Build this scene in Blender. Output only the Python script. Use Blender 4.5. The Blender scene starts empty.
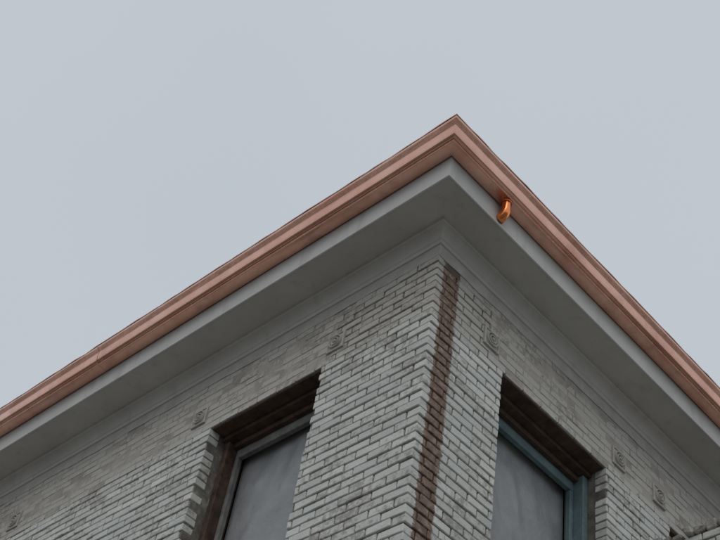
import bpy, math, random, numpy as np
from mathutils import Vector, Matrix, noise
random.seed(4)
S=0.47
ZT=7.178            # height of the wall top under the cornice
L_=11.0; WD=8.6     # footprint: x in [-L_,0], y in [0,WD]
# ---------------------------------------------------------------- materials
def mat(name):
    m=bpy.data.materials.new(name); m.use_nodes=True
    nt=m.node_tree; b=nt.nodes['Principled BSDF']
    return m,nt,b
def N(nt,t,**k):
    n=nt.nodes.new(t)
    for a,v in k.items(): setattr(n,a,v)
    return n
def noise_n(nt,scale,detail=4,rough=.6,vec=None):
    n=N(nt,'ShaderNodeTexNoise'); n.inputs['Scale'].default_value=scale
    n.inputs['Detail'].default_value=detail; n.inputs['Roughness'].default_value=rough
    if vec is None:
        tc=N(nt,'ShaderNodeTexCoord'); vec=tc.outputs['Object']
    nt.links.new(vec,n.inputs['Vector']); return n.outputs['Fac']
def stretched(nt,sc):
    tc=N(nt,'ShaderNodeTexCoord'); mp=N(nt,'ShaderNodeMapping'); mp.inputs['Scale'].default_value=sc
    nt.links.new(tc.outputs['Object'],mp.inputs['Vector']); return mp.outputs[0]
def ramp(nt,fac,stops):
    r=N(nt,'ShaderNodeValToRGB'); cr=r.color_ramp
    cr.elements[0].position=stops[0][0]; cr.elements[0].color=(*stops[0][1],1)
    cr.elements[1].position=stops[-1][0]; cr.elements[1].color=(*stops[-1][1],1)
    for p,c in stops[1:-1]:
        e=cr.elements.new(p); e.color=(*c,1)
    nt.links.new(fac,r.inputs['Fac']); return r.outputs['Color']
def mix(nt,f,a,b,mode='MIX'):
    n=N(nt,'ShaderNodeMix',data_type='RGBA',blend_type=mode)
    for s,v in ((n.inputs[0],f),(n.inputs[6],a),(n.inputs[7],b)):
        if isinstance(v,(int,float)): s.default_value=v
        elif isinstance(v,tuple): s.default_value=(*v,1)
        else: nt.links.new(v,s)
    return n.outputs[2]
def math_n(nt,op,a,b=0.0,c=None):
    n=N(nt,'ShaderNodeMath',operation=op)
    for i,v in enumerate((a,b) if c is None else (a,b,c)):
        if isinstance(v,(int,float)): n.inputs[i].default_value=v
        else: nt.links.new(v,n.inputs[i])
    return n.outputs[0]
def smooth(nt,v,lo,hi):
    n=N(nt,'ShaderNodeMapRange',interpolation_type='SMOOTHSTEP')
    nt.links.new(v,n.inputs[0]); n.inputs[1].default_value=lo; n.inputs[2].default_value=hi
    return n.outputs[0]
def bump(nt,b,h,strength=.3,dist=.004):
    n=N(nt,'ShaderNodeBump'); n.inputs['Strength'].default_value=strength; n.inputs['Distance'].default_value=dist
    nt.links.new(h,n.inputs['Height']); nt.links.new(n.outputs[0],b.inputs['Normal'])
def simple(name,c1,c2,scale=6,rough=.7,metal=0,bs=.3,bd=.003,bscale=60):
    m,nt,b=mat(name)
    col=ramp(nt,noise_n(nt,scale,6,.65),[(.3,c1),(.7,c2)])
    nt.links.new(col,b.inputs['Base Color']); b.inputs['Roughness'].default_value=rough; b.inputs['Metallic'].default_value=metal
    bump(nt,b,noise_n(nt,bscale,5,.6),bs,bd); return m
def stripe(nt,x,y,z,n2):
    yn=math_n(nt,'ADD',y,math_n(nt,'MULTIPLY',math_n(nt,'SUBTRACT',n2,.5),.10))
    st=math_n(nt,'MULTIPLY',smooth(nt,yn,.048,.060),math_n(nt,'SUBTRACT',1.0,smooth(nt,yn,.186,.200)))
    st=math_n(nt,'MULTIPLY',st,math_n(nt,'GREATER_THAN',x,-.05))
    return math_n(nt,'MULTIPLY',st,math_n(nt,'LESS_THAN',z,ZT-.10))
def brick_mat():
    m,nt,b=mat('painted_brick')
    tc=N(nt,'ShaderNodeTexCoord'); sx=N(nt,'ShaderNodeSeparateXYZ'); nt.links.new(tc.outputs['Object'],sx.inputs[0])
    x,y,z=sx.outputs
    at=N(nt,'ShaderNodeAttribute',attribute_name='tint'); sep=N(nt,'ShaderNodeSeparateColor'); nt.links.new(at.outputs['Color'],sep.inputs[0])
    tint,r2,_=sep.outputs
    n0=noise_n(nt,1.1,5,.65); n1=noise_n(nt,3.2,5,.6); n2=noise_n(nt,24,6,.72); n3=noise_n(nt,90,5,.7)
    paint=ramp(nt,n1,[(.3,(.55,.565,.53)),(.7,(.72,.725,.675))])
    paint=mix(nt,math_n(nt,'MULTIPLY',tint,.42),paint,(.36,.37,.34))
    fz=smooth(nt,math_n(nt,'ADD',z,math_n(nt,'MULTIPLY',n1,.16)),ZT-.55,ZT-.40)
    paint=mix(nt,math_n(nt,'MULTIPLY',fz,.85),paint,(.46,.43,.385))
    wear=math_n(nt,'ADD',math_n(nt,'MULTIPLY',n2,.75),math_n(nt,'MULTIPLY',r2,.12))
    wear=math_n(nt,'ADD',wear,math_n(nt,'MULTIPLY',math_n(nt,'SUBTRACT',n0,.5),.55))
    wear=smooth(nt,wear,.44,.57)
    brown=ramp(nt,n3,[(.3,(.13,.10,.085)),(.7,(.30,.25,.21))])
    col=mix(nt,math_n(nt,'MULTIPLY',wear,.60),paint,brown)
    speck=smooth(nt,n3,.60,.68)
    col=mix(nt,math_n(nt,'MULTIPLY',speck,.35),col,(.12,.105,.09))
    st=stripe(nt,x,y,z,n2)
    sb=ramp(nt,n2,[(.32,(.095,.055,.038)),(.52,(.21,.128,.09)),(.66,(.34,.28,.23))])
    col=mix(nt,math_n(nt,'MULTIPLY',st,.96),col,sb)
    nt.links.new(col,b.inputs['Base Color']); b.inputs['Roughness'].default_value=.75
    bump(nt,b,mix(nt,.5,n2,n3),.6,.008); return m
def mortar_mat(name,frieze):
    m,nt,b=mat(name)
    tc=N(nt,'ShaderNodeTexCoord'); sx=N(nt,'ShaderNodeSeparateXYZ'); nt.links.new(tc.outputs['Object'],sx.inputs[0])
    x,y,z=sx.outputs
    n1=noise_n(nt,5,6,.75); n2=noise_n(nt,40,5,.7); n4=noise_n(nt,24,6,.72)
    if frieze: col=ramp(nt,n1,[(.42,(.42,.39,.35)),(.70,(.24,.22,.195))])
    else: col=ramp(nt,n1,[(.32,(.075,.065,.055)),(.52,(.18,.165,.14)),(.70,(.44,.43,.39))])
    st=stripe(nt,x,y,z,n4)
    col=mix(nt,st,col,(.13,.10,.08))
    nt.links.new(col,b.inputs['Base Color']); b.inputs['Roughness'].default_value=.9
    bump(nt,b,n2,.6,.005); return m
def copper(name,c1,c2,rough,tarn=0):
    m,nt,b=mat(name)
    n1=noise_n(nt,3,6,.65); n2=noise_n(nt,30,4,.6)
    c=ramp(nt,n1,[(.3,c1),(.7,c2)])
    if tarn: c=mix(nt,math_n(nt,'MULTIPLY',smooth(nt,noise_n(nt,5,6,.7),.48,.70),tarn),c,(.28,.15,.10))
    nt.links.new(c,b.inputs['Base Color'])
    b.inputs['Metallic'].default_value=.95
    nt.links.new(math_n(nt,'ADD',math_n(nt,'MULTIPLY',n2,.2),rough),b.inputs['Roughness'])
    bump(nt,b,n1,.22,.012); return m
def cornice_mat():
    m,nt,b=mat('cornice_paint')
    n1=noise_n(nt,2.0,6,.7); n2=noise_n(nt,9,6,.7,stretched(nt,(1,1,.25))); n3=noise_n(nt,60,4,.6)
    c=ramp(nt,n1,[(.3,(.50,.49,.47)),(.7,(.61,.60,.57))])
    c=mix(nt,math_n(nt,'MULTIPLY',smooth(nt,n2,.52,.72),.30),c,(.30,.28,.25))
    nt.links.new(c,b.inputs['Base Color']); b.inputs['Roughness'].default_value=.6
    bump(nt,b,mix(nt,.5,n1,n3),.25,.006); return m
M={}
M['brick']=brick_mat(); M['mortar']=mortar_mat('mortar',False); M['mortar_f']=mortar_mat('painted_mortar',True)
M['cornice']=cornice_mat()
M['parge']=simple('parged_band',(.38,.36,.33),(.52,.50,.465),9,.8,bs=.5,bscale=22,bd=.008)
M['copper']=copper('copper_sheet',(.68,.35,.25),(.86,.52,.41),.13,.35)
M['copper_b']=copper('bright_copper',(.98,.28,.09),(1.0,.36,.13),.14)
M['copper_d']=copper('copper_edge',(.36,.19,.13),(.55,.30,.21),.3,.4)
M['rosette']=simple('painted_stone',(.34,.325,.295),(.50,.48,.44),20,.8)
M['teal']=simple('weathered_blue_paint',(.085,.13,.14),(.17,.245,.255),9,.7)
M['wood']=simple('dark_wood',(.024,.015,.011),(.12,.07,.048),14,.85)
M['greywood']=simple('grey_frame',(.11,.11,.105),(.24,.235,.22),12,.85)
M['roof']=simple('roof_membrane',(.05,.05,.05),(.09,.09,.09),4,.9)
M['asphalt']=simple('asphalt',(.095,.088,.08),(.15,.14,.125),.8,.9)
M['dark']=simple('interior_dark',(.02,.02,.02),(.03,.03,.03),4,.9)
M['old']=simple('old_masonry',(.17,.15,.13),(.52,.49,.44),16,.9,bs=.8,bd=.012,bscale=30)
def sheet_mat():
    m,nt,b=mat('plastic_sheet')
    n1=noise_n(nt,4,5,.6)
    nt.links.new(ramp(nt,n1,[(.3,(.25,.255,.26)),(.7,(.36,.365,.37))]),b.inputs['Base Color'])
    b.inputs['Roughness'].default_value=.38
    bump(nt,b,noise_n(nt,7,4,.6),.5,.025); return m
M['sheet']=sheet_mat()
# ---------------------------------------------------------------- helpers
def obj(name,vs,fs,mats,parent=None,midx=None,smooth_=False):
    me=bpy.data.meshes.new(name); me.from_pydata([tuple(v) for v in vs],[],fs); 
    for mm in (mats if isinstance(mats,list) else [mats]): me.materials.append(mm)
    if midx: me.polygons.foreach_set('material_index',midx)
    if smooth_: me.polygons.foreach_set('use_smooth',[True]*len(me.polygons))
    me.update(); o=bpy.data.objects.new(name,me); bpy.context.scene.collection.objects.link(o)
    if parent: o.parent=parent
    return o
def empty(name):
    e=bpy.data.objects.new(name,None); bpy.context.scene.collection.objects.link(e); return e
class MB:
    def __init__(s): s.v=[];s.f=[];s.t=[]
    def box(s,lo,hi,ch=0,tint=(0,0,0),jit=0):
        lo=list(lo);hi=list(hi);i0=len(s.v)
        if ch==0:
            for X in (lo[0],hi[0]):
                for Y in (lo[1],hi[1]):
                    for Z in (lo[2],hi[2]): s.v.append((X,Y,Z))
            s.f+=[tuple(i0+k for k in q) for q in ((0,1,3,2),(4,6,7,5),(0,4,5,1),(2,3,7,6),(0,2,6,4),(1,5,7,3))]
            return
        jj=[[random.uniform(-jit,jit) for _ in range(3)] for _ in range(8)]
        for c in range(8):
            sg=((c>>2)&1,(c>>1)&1,c&1)
            base=[(lo[a],hi[a])[sg[a]]+jj[c][a] for a in range(3)]
            ins=[(ch,-ch)[sg[a]] for a in range(3)]
            for a in range(3):
                s.v.append(tuple(base[k]+(0 if k==a else ins[k]) for k in range(3)))
        vi=lambda x,y,z,a:i0+((x<<2)|(y<<1)|z)*3+a
        F=s.f
        for a in range(3):
            b,c=[k for k in range(3) if k!=a]
            for sd in (0,1):
                q=[]
                for (p,r) in ((0,0),(1,0),(1,1),(0,1)):
                    t=[0,0,0];t[a]=sd;t[b]=p;t[c]=r;q.append(vi(*t,a))
                if (sd==0)!=(a==1): q.reverse()
                F.append(tuple(q))
            for p in (0,1):
                for r in (0,1):
                    t0=[0,0,0];t0[b]=p;t0[c]=r;t1=list(t0);t1[a]=1
                    q=[vi(*t0,b),vi(*t1,b),vi(*t1,c),vi(*t0,c)]
                    F.append(tuple(q))
        for c in range(8): F.append((i0+c*3,i0+c*3+1,i0+c*3+2))
        s.t+= [tint]*24
    def make(s,name,m,parent=None,recalc=True):
        o=obj(name,s.v,s.f,m,parent)
        if s.t and len(s.t)==len(s.v):
            a=o.data.color_attributes.new('tint','FLOAT_COLOR','POINT')
            a.data.foreach_set('color',[c for t in s.t for c in (*t,1)])
        if recalc:
            import bmesh
            bm=bmesh.new(); bm.from_mesh(o.data); bmesh.ops.recalc_face_normals(bm,faces=bm.faces); bm.to_mesh(o.data); bm.free()
        return o
def sweep(name,prof,m,parent,closed=False,smooth_=False,step=None,amp=.006,fr=.9,amp2=0):
    """profile [(outward d, z)] swept round the eaves rectangle with mitred corners"""
    vs=[];fs=[];n=len(prof)
    def corner(k,d): return [(0+d,0-d),(0+d,WD+d),(-L_-d,WD+d),(-L_-d,0-d)][k%4]
    segs=[]
    for k in range(4):
        ln=WD if k%2==0 else L_
        ns=int(ln/step) if step else 1
        for j in range(ns): segs.append((k,j/ns))
    for (k,f) in segs:
        for (d,z) in prof:
            a=corner(k,d);b=corner(k+1,d)
            X=a[0]+(b[0]-a[0])*f;Y=a[1]+(b[1]-a[1])*f;Z=z
            if step:
                Z+=noise.noise(Vector((a[0]*.9+X*fr,a[1]*.9+Y*fr,0)))*amp
                if f>0: Z+=noise.noise(Vector((X*7,Y*7,z*5)))*amp2
            vs.append((X,Y,Z))
    R=len(segs)
    for i in range(R):
        for j in range(n if closed else n-1):
            fs.append((i*n+j,((i+1)%R)*n+j,((i+1)%R)*n+(j+1)%n,i*n+(j+1)%n))
    return obj(name,vs,fs,m,parent,smooth_=smooth_)
# ---------------------------------------------------------------- building
house=empty('brick_building')
H=ZT-.555
opL=[(.865,1.843),(4.18,5.18),(7.5,8.5)]
opR=[(.63,1.656),(2.36,3.386),(4.9,5.93),(6.9,7.9)]
def rows(ops): 
    r=[]
    for a,b in ops: r+= [(a,b,H-2.0,H),(a,b,.9,3.1)]
    return r
CO=.0565; BL=.168; J=.009; HD=.08
bricks=MB(); core_d=MB(); core_f=MB()
def place(face,s0,s1,d0,d1,z0,z1):
    """s along face from corner, d = depth behind the face (negative = proud)"""
    if face=='L': return (-s1,d0,z0),(-s0,d1,z1)
    return (-d1,s0,z0),(-d0,s1,z1)
def face_bricks(face,length,ops):
    nc=int(ZT/CO)
    for c in range(nc+1):
        z1=ZT-c*CO-.002; z0=z1-CO+J
        if z0<0.02: break
        own=(c%2==0)==(face=='L')
        s=0.0 if own else HD+J
        zc=(z0+z1)/2
        while s<length:
            e=min(s+BL-J+random.uniform(-.005,.005),length)
            pieces=[(s,e)]
            for a,b,oz0,oz1 in ops:
                if oz0<zc<oz1:
                    np_=[]
                    for p,q in pieces:
                        if q<=a or p>=b: np_.append((p,q)); continue
                        if p<a: np_.append((p,a+random.uniform(-.004,.0)))
                        if q>b: np_.append((b+random.uniform(0,.004),q))
                    pieces=np_
            for p,q in pieces:
                if q-p<.02: continue
                sm=(p+q)/2
                pier=zc<H or (sm<(.80 if face=='L' else .5) and zc<ZT-.17)
                pr=random.uniform(-.0025,.0025)+(.004 if zc<H else 0)
                t=(random.random()**1.5,random.random(),0)
                lo,hi=place(face,p,q,-pr,HD,z0,z1)
                dz=random.uniform(-.0018,.0018)
                lo=(lo[0],lo[1],lo[2]+dz);hi=(hi[0],hi[1],hi[2]+dz)
                bricks.box(lo,hi,.0035 if pier else .002,t,.002 if pier else .001)
            s=e+J
CB={'L':.80,'R':.5}
def core(face,length,ops):
    xs=sorted({.006,CB[face],length}|{v for a,b,_,_ in ops for v in (a-.006,b+.006)})
    zs=sorted({0.0,ZT-.17,H+.006,H-2.006,3.106,.894,ZT})
    for i in range(len(xs)-1):
        for j in range(len(zs)-1):
            a,b=xs[i],xs[i+1];z0,z1=zs[j],zs[j+1];sc=(a+b)/2;zc=(z0+z1)/2
            if any(o[0]-.006<sc<o[1]+.006 and o[2]-.006<zc<o[3]+.006 for o in ops): continue
            fr=zc>H and not (sc<CB[face] and zc<ZT-.17)
            lo,hi=place(face,a,b,.0015 if fr else .008,.30,z0,z1)
            if face=='R' and i==0: lo=(lo[0],.009,lo[2])
            if face=='L' and i==0: hi=(-.302,hi[1],hi[2])
            if hi[0]-lo[0]<.01: continue
            (core_f if fr else core_d).box(lo,hi)
face_bricks('L',L_,rows(opL)); face_bricks('R',WD,rows(opR))
core('L',L_,rows(opL)); core('R',WD,rows(opR))
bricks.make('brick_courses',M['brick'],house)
core_d.make('mortar_core',M['mortar'],house); core_f.make('frieze_core',M['mortar_f'],house)
b=MB(); b.box((-L_,.302,0),(-L_+.3,WD,ZT)); b.box((-L_+.302,WD-.3,0),(-.302,WD,ZT)); b.make('rear_walls',M['mortar_f'],house)
b=MB(); b.box((-L_+.31,.9,0),(-.9,WD-.31,ZT-.05)); b.make('interior',M['dark'],house)
rf=.62
vs=[(-L_-rf*.5,-rf*.5,ZT+.36),(rf*.5,-rf*.5,ZT+.36),(rf*.5,WD+rf*.5,ZT+.36),(-L_-rf*.5,WD+rf*.5,ZT+.36),(-L_+4,WD/2,ZT+.9),(-4,WD/2,ZT+.9)]
obj('roof',vs,[(0,1,5,4),(1,2,5),(2,3,4,5),(3,0,4)],M['roof'],house)
z=lambda v:ZT+v
sweep('parged_band',[(-.01,z(-.118)),(.004,z(-.120)),(.0065,z(-.112)),(.0065,z(-.02))],M['parge'],house,step=.06,amp=.004,fr=3,amp2=.012)
OV=.31; SO=z(.092)
cv=[(-.02,z(-.030)),(.014,z(-.030)),(.018,z(-.026)),(.018,z(-.006)),(.022,z(-.002)),(.026,z(0))]
for i in range(9):
    a=math.pi/2*i/8
    cv.append((.026+.05*(1-math.cos(a)),z(.006+.062*math.sin(a))))
cv+=[(.080,z(.070)),(.084,z(.074)),(.084,z(.090)),(.086,SO)]
cv+=[(OV-.012,SO),(OV-.012,SO-.008),(OV-.006,SO-.012),(OV,SO-.008),(OV,z(.30))]
sweep('cornice',cv,M['cornice'],house)
# gutter -------------------------------------------------------------
gut=empty('copper_gutter')
g0=OV+.004; zb=z(.257)
gp=[(g0,z(.38)),(g0,zb-.002),(g0+.006,zb-.006),(g0+.074,zb-.004),(g0+.080,zb-.005),(g0+.084,zb+.001),(g0+.084,zb+.016)]
for i in range(1,7):      # cove
    t=i/6; gp.append((g0+.084+.028*math.sin(t*math.pi/2),zb+.016+.040*(1-math.cos(t*math.pi/2))))
gp+=[(g0+.113,zb+.062),(g0+.113,zb+.088),(g0+.110,zb+.093),(g0+.112,zb+.098),(g0+.131,zb+.126),(g0+.134,zb+.131),(g0+.133,zb+.144),(g0+.128,zb+.149),(g0+.118,zb+.150),(g0+.112,zb+.146),(g0+.100,zb+.09),(g0+.07,zb+.004),(g0+.01,zb+.004)]
sweep('gutter_trough',gp,M['copper'],gut,step=.2,amp2=.0025)
sweep('drip_edge',[(g0-.03,z(.405)),(g0+.128,zb+.152),(g0+.134,zb+.150),(g0+.134,zb+.160),(g0+.126,zb+.163),(g0-.03,z(.412))],M['copper_d'],gut,step=.06,amp2=.014)
sm=MB()
def prof_band(face,s):
    vs=[];w=.010
    for ds in (0,w):
        for (d,zz) in gp[1:-6]:
            dd=d+.003; z2=zz-.003 if d<g0+.08 else zz
            vs.append((-(s+ds),-dd,z2) if face=='L' else (dd,s+ds,z2))
    m=len(vs)//2; i0=len(sm.v); sm.v+=vs
    for j in range(m-1): sm.f.append((i0+j,i0+j+1,i0+m+j+1,i0+m+j))
for s in (2.9,5.9,8.9): prof_band('L',s)
for s in (2.7,5.6): prof_band('R',s)
sm.make('lap_seams',M['copper'],gut)
def tube(pts,r,name,m,parent,seg=24,thick=.0015,rib=0):
    vs=[];fs=[];n=len(pts)
    P=[Vector(p) for p in pts]
    for side in (0,1):
        for i in range(n):
            t=(P[min(i+1,n-1)]-P[max(i-1,0)]).normalized()
            a=t.cross(Vector((0,1,0))); a.normalize()
            bb=t.cross(a).normalized()
            for k in range(seg):
                an=2*math.pi*k/seg; rr=r-side*thick+(rib*(math.cos(an*8)) if rib else 0)
                vs.append(P[i]+a*math.cos(an)*rr+bb*math.sin(an)*rr)
        b0=side*n*seg
        for i in range(n-1):
            for k in range(seg):
                q=(b0+i*seg+k,b0+i*seg+(k+1)%seg,b0+(i+1)*seg+(k+1)%seg,b0+(i+1)*seg+k)
                fs.append(q if side==0 else q[::-1])
    for k in range(seg):
        i=(n-1)*seg; fs.append((i+k,i+(k+1)%seg,n*seg+i+(k+1)%seg,n*seg+i+k))
    return obj(name,vs,fs,m,parent,smooth_=True)
oy=.15
ox=g0+.040
pts=[(ox,oy,zb+.0),(ox,oy,zb-.03),(ox,oy,zb-.07)]
for i in range(1,8):
    a=math.radians(60)*i/7; pts.append((ox-.045*(1-math.cos(a)),oy,zb-.07-.05*math.sin(a)))
e=pts[-1]; pts.append((e[0]-.026,oy,e[2]-.016))
tube(pts,.030,'outlet_elbow',M['copper_b'],gut,rib=.0015)
tube([(ox,oy,zb-.006),(ox,oy,zb-.014)],.036,'outlet_flange',M['copper_b'],gut)
def rosette(face,s,zc,k):
    vs=[];fs=[];hs=.068
    def add(u,v,d):
        vs.append((-(s)-u if face=='L' else d, -d if face=='L' else s+u, zc+v)); return len(vs)-1
    def square(h,d): return [add(-h,-h,d),add(h,-h,d),add(h,h,d),add(-h,h,d)]
    rings=[square(hs,-.002),square(hs,.012),square(hs-.010,.015),square(hs-.014,.008)]
    for a,b_ in zip(rings,rings[1:]):
        for i in range(4): fs.append((a[i],a[(i+1)%4],b_[(i+1)%4],b_[i]))
    fs.append(tuple(rings[-1]))
    prof=[(.052,.0075),(.052,.010),(.048,.023),(.043,.023),(.039,.0085),(.033,.0085),(.029,.024),(.024,.024),(.020,.009),(.014,.009),(.010,.025),(.004,.029),(.0005,.029)]
    sg=28;pr=None
    for r,d in prof:
        c=[add(r*math.cos(2*math.pi*i/sg),r*math.sin(2*math.pi*i/sg),d) for i in range(sg)]
        if pr:
            for i in range(sg): fs.append((pr[i],pr[(i+1)%sg],c[(i+1)%sg],c[i]))
        pr=c
    fs.append(tuple(pr))
    obj('rosette_block',vs,fs,M['rosette'],house)
zr=ZT-.408
for s in (.770,2.0,4.07,5.30,7.39,8.62): rosette('L',s,zr,0)
for s in (.509,1.793,2.241,3.52,4.77,6.05): rosette('R',s,zr,0)
def window(face,a,b_,z0,z1):
    W=empty('window'); W.parent=house
    def bx(nm,s0,s1,d0,d1,za,zb_,m,ch=.003):
        q=MB(); lo,hi=place(face,s0,s1,d0,d1,za,zb_); q.box(lo,hi,ch,(0,0,0),.001); return q.make(nm,m,W)
    fm=M['greywood'] if face=='L' else M['teal']
    bx('lintel',a-.004,b_+.004,.105,.298,z1-.045,z1+.004,M['wood'])
    bx('lintel_front',a+.002,b_-.002,.012,.103,z1-.016,z1+.004,M['wood'])
    bx('head_board',a+.052,b_-.052,.20,.235,z1-.15,z1-.047,fm)
    bx('head_stop',a+.052,b_-.052,.165,.198,z1-.085,z1-.047,M['wood'])
    for nm,s0,s1 in (('jamb_near',a+.001,a+.050),('jamb_far',b_-.050,b_-.001)):
        bx(nm,s0,s1,.13,.27,z0+.05,z1-.047,M['wood'] if (face=='L' and nm=='jamb_far') else fm)
    for nm,s0,s1 in (('stop_near',a+.052,a+.085),('stop_far',b_-.085,b_-.052)):
        bx(nm,s0,s1,.20,.235,z0+.05,z1-.152,fm)
    bx('sill',a-.04,b_+.04,-.04,.298,z0-.004,z0+.048,M['cornice'],.006)
    nu,nv=30,50;vs=[];fs=[]
    for i in range(nu+1):
        for j in range(nv+1):
            s=a+.053+(b_-a-.106)*i/nu; zz=z0+.05+(z1-.06-z0-.05)*j/nv
            fold=noise.noise(Vector((s*3.2+a*7+zz*.8,zz*1.1,2)))*.040+noise.noise(Vector((s*9+zz*3,zz*3.5+a,5)))*.018
            ed=min(i,nu-i,nv-j)/4; fold*=min(1,ed)
            d=.275+fold
            vs.append((-s,d,zz) if face=='L' else (-d,s,zz))
    for i in range(nu):
        for j in range(nv):
            q=i*(nv+1)+j; fs.append((q,q+1,q+nv+2,q+nv+1))
    obj('plastic_sheet',vs,fs,M['sheet'],W,smooth_=True)
for a,b_ ,z0,z1 in rows(opL): window('L',a,b_,z0,z1)
for a,b_ ,z0,z1 in rows(opR): window('R',a,b_,z0,z1)
# ---------------------------------------------------------------- adjoining brick wall with rough top
wl=empty('brick_wall'); WT=6.17
q=MB(); q.box((.012,2.008,0),(3.592,2.272,WT-.04)); q.make('wall_core',M['mortar'],wl)
q=MB()
nc=int(WT/CO)
for c in range(nc):
    z1=WT-c*CO; z0=z1-CO+J
    if z0<.01: break
    s=.01+(0 if c%2 else BL/2)
    while s<3.55:
        e=min(s+BL-J,3.6); p=random.uniform(-.003,.003)
        q.box((s,2.0+p,z0),(e,2.28-p,z1),.004,(random.random(),random.random(),0),.003); s=e+J
q.make('wall_bricks',M['brick'],wl)
q=MB(); s=.01
while s<3.6:
    w_=random.uniform(.050,.075); h=random.uniform(.035,.075)
    q.box((s,1.985+random.uniform(-.012,.012),WT+.006),(s+w_,2.295+random.uniform(-.012,.012),WT+.006+h),.010,(0,0,0),.009); s+=w_+random.uniform(.004,.012)
q.make('coping_stones',M['old'],wl)
# ---------------------------------------------------------------- ground
obj('ground',[(-400,-400,0),(400,-400,0),(400,400,0),(-400,400,0)],[(0,1,2,3)],M['asphalt'])
# ---------------------------------------------------------------- world / light
w=bpy.data.worlds.new('World'); bpy.context.scene.world=w; w.use_nodes=True
nt=w.node_tree; bg=nt.nodes['Background']
sky=N(nt,'ShaderNodeTexSky',sky_type='NISHITA'); sky.sun_disc=False
sky.sun_elevation=math.radians(50); sky.sun_rotation=math.radians(143)
tc=N(nt,'ShaderNodeTexCoord'); nn=noise_n(nt,1.3,3,.5,tc.outputs['Generated'])
cl=ramp(nt,nn,[(.25,(5.2,5.66,6.2)),(.75,(5.7,6.1,6.6))])
nt.links.new(mix(nt,.97,sky.outputs[0],cl),bg.inputs['Color']); bg.inputs['Strength'].default_value=.1
sl=bpy.data.lights.new('sun','SUN'); sl.energy=.8; sl.angle=math.radians(50); sl.color=(1,.96,.90)
so=bpy.data.objects.new('sun',sl); bpy.context.scene.collection.objects.link(so)
so.rotation_euler=Vector((.45,-.6,.9)).to_track_quat('Z','Y').to_euler()
# ---------------------------------------------------------------- camera
C=Vector((7.363*S,-7.2*S,ZT-11.869*S)); yaw,pitch,roll,f=.887,.823,.199,1245
fw=Vector((-math.sin(yaw)*math.cos(pitch),math.cos(yaw)*math.cos(pitch),math.sin(pitch)))
r0=Vector((math.cos(yaw),math.sin(yaw),0)); u0=r0.cross(fw)
r=r0*math.cos(roll)+u0*math.sin(roll); u=-r0*math.sin(roll)+u0*math.cos(roll)
cam=bpy.data.cameras.new('camera'); cam.sensor_width=36; cam.lens=f/720*36; cam.clip_end=2000
co=bpy.data.objects.new('camera',cam); bpy.context.scene.collection.objects.link(co)
mw=Matrix((r,u,-fw)).transposed().to_4x4(); mw.translation=C; co.matrix_world=mw
bpy.context.scene.camera=co
sc=bpy.context.scene; sc.view_settings.view_transform='Standard'; sc.view_settings.look='None'; sc.view_settings.exposure=0
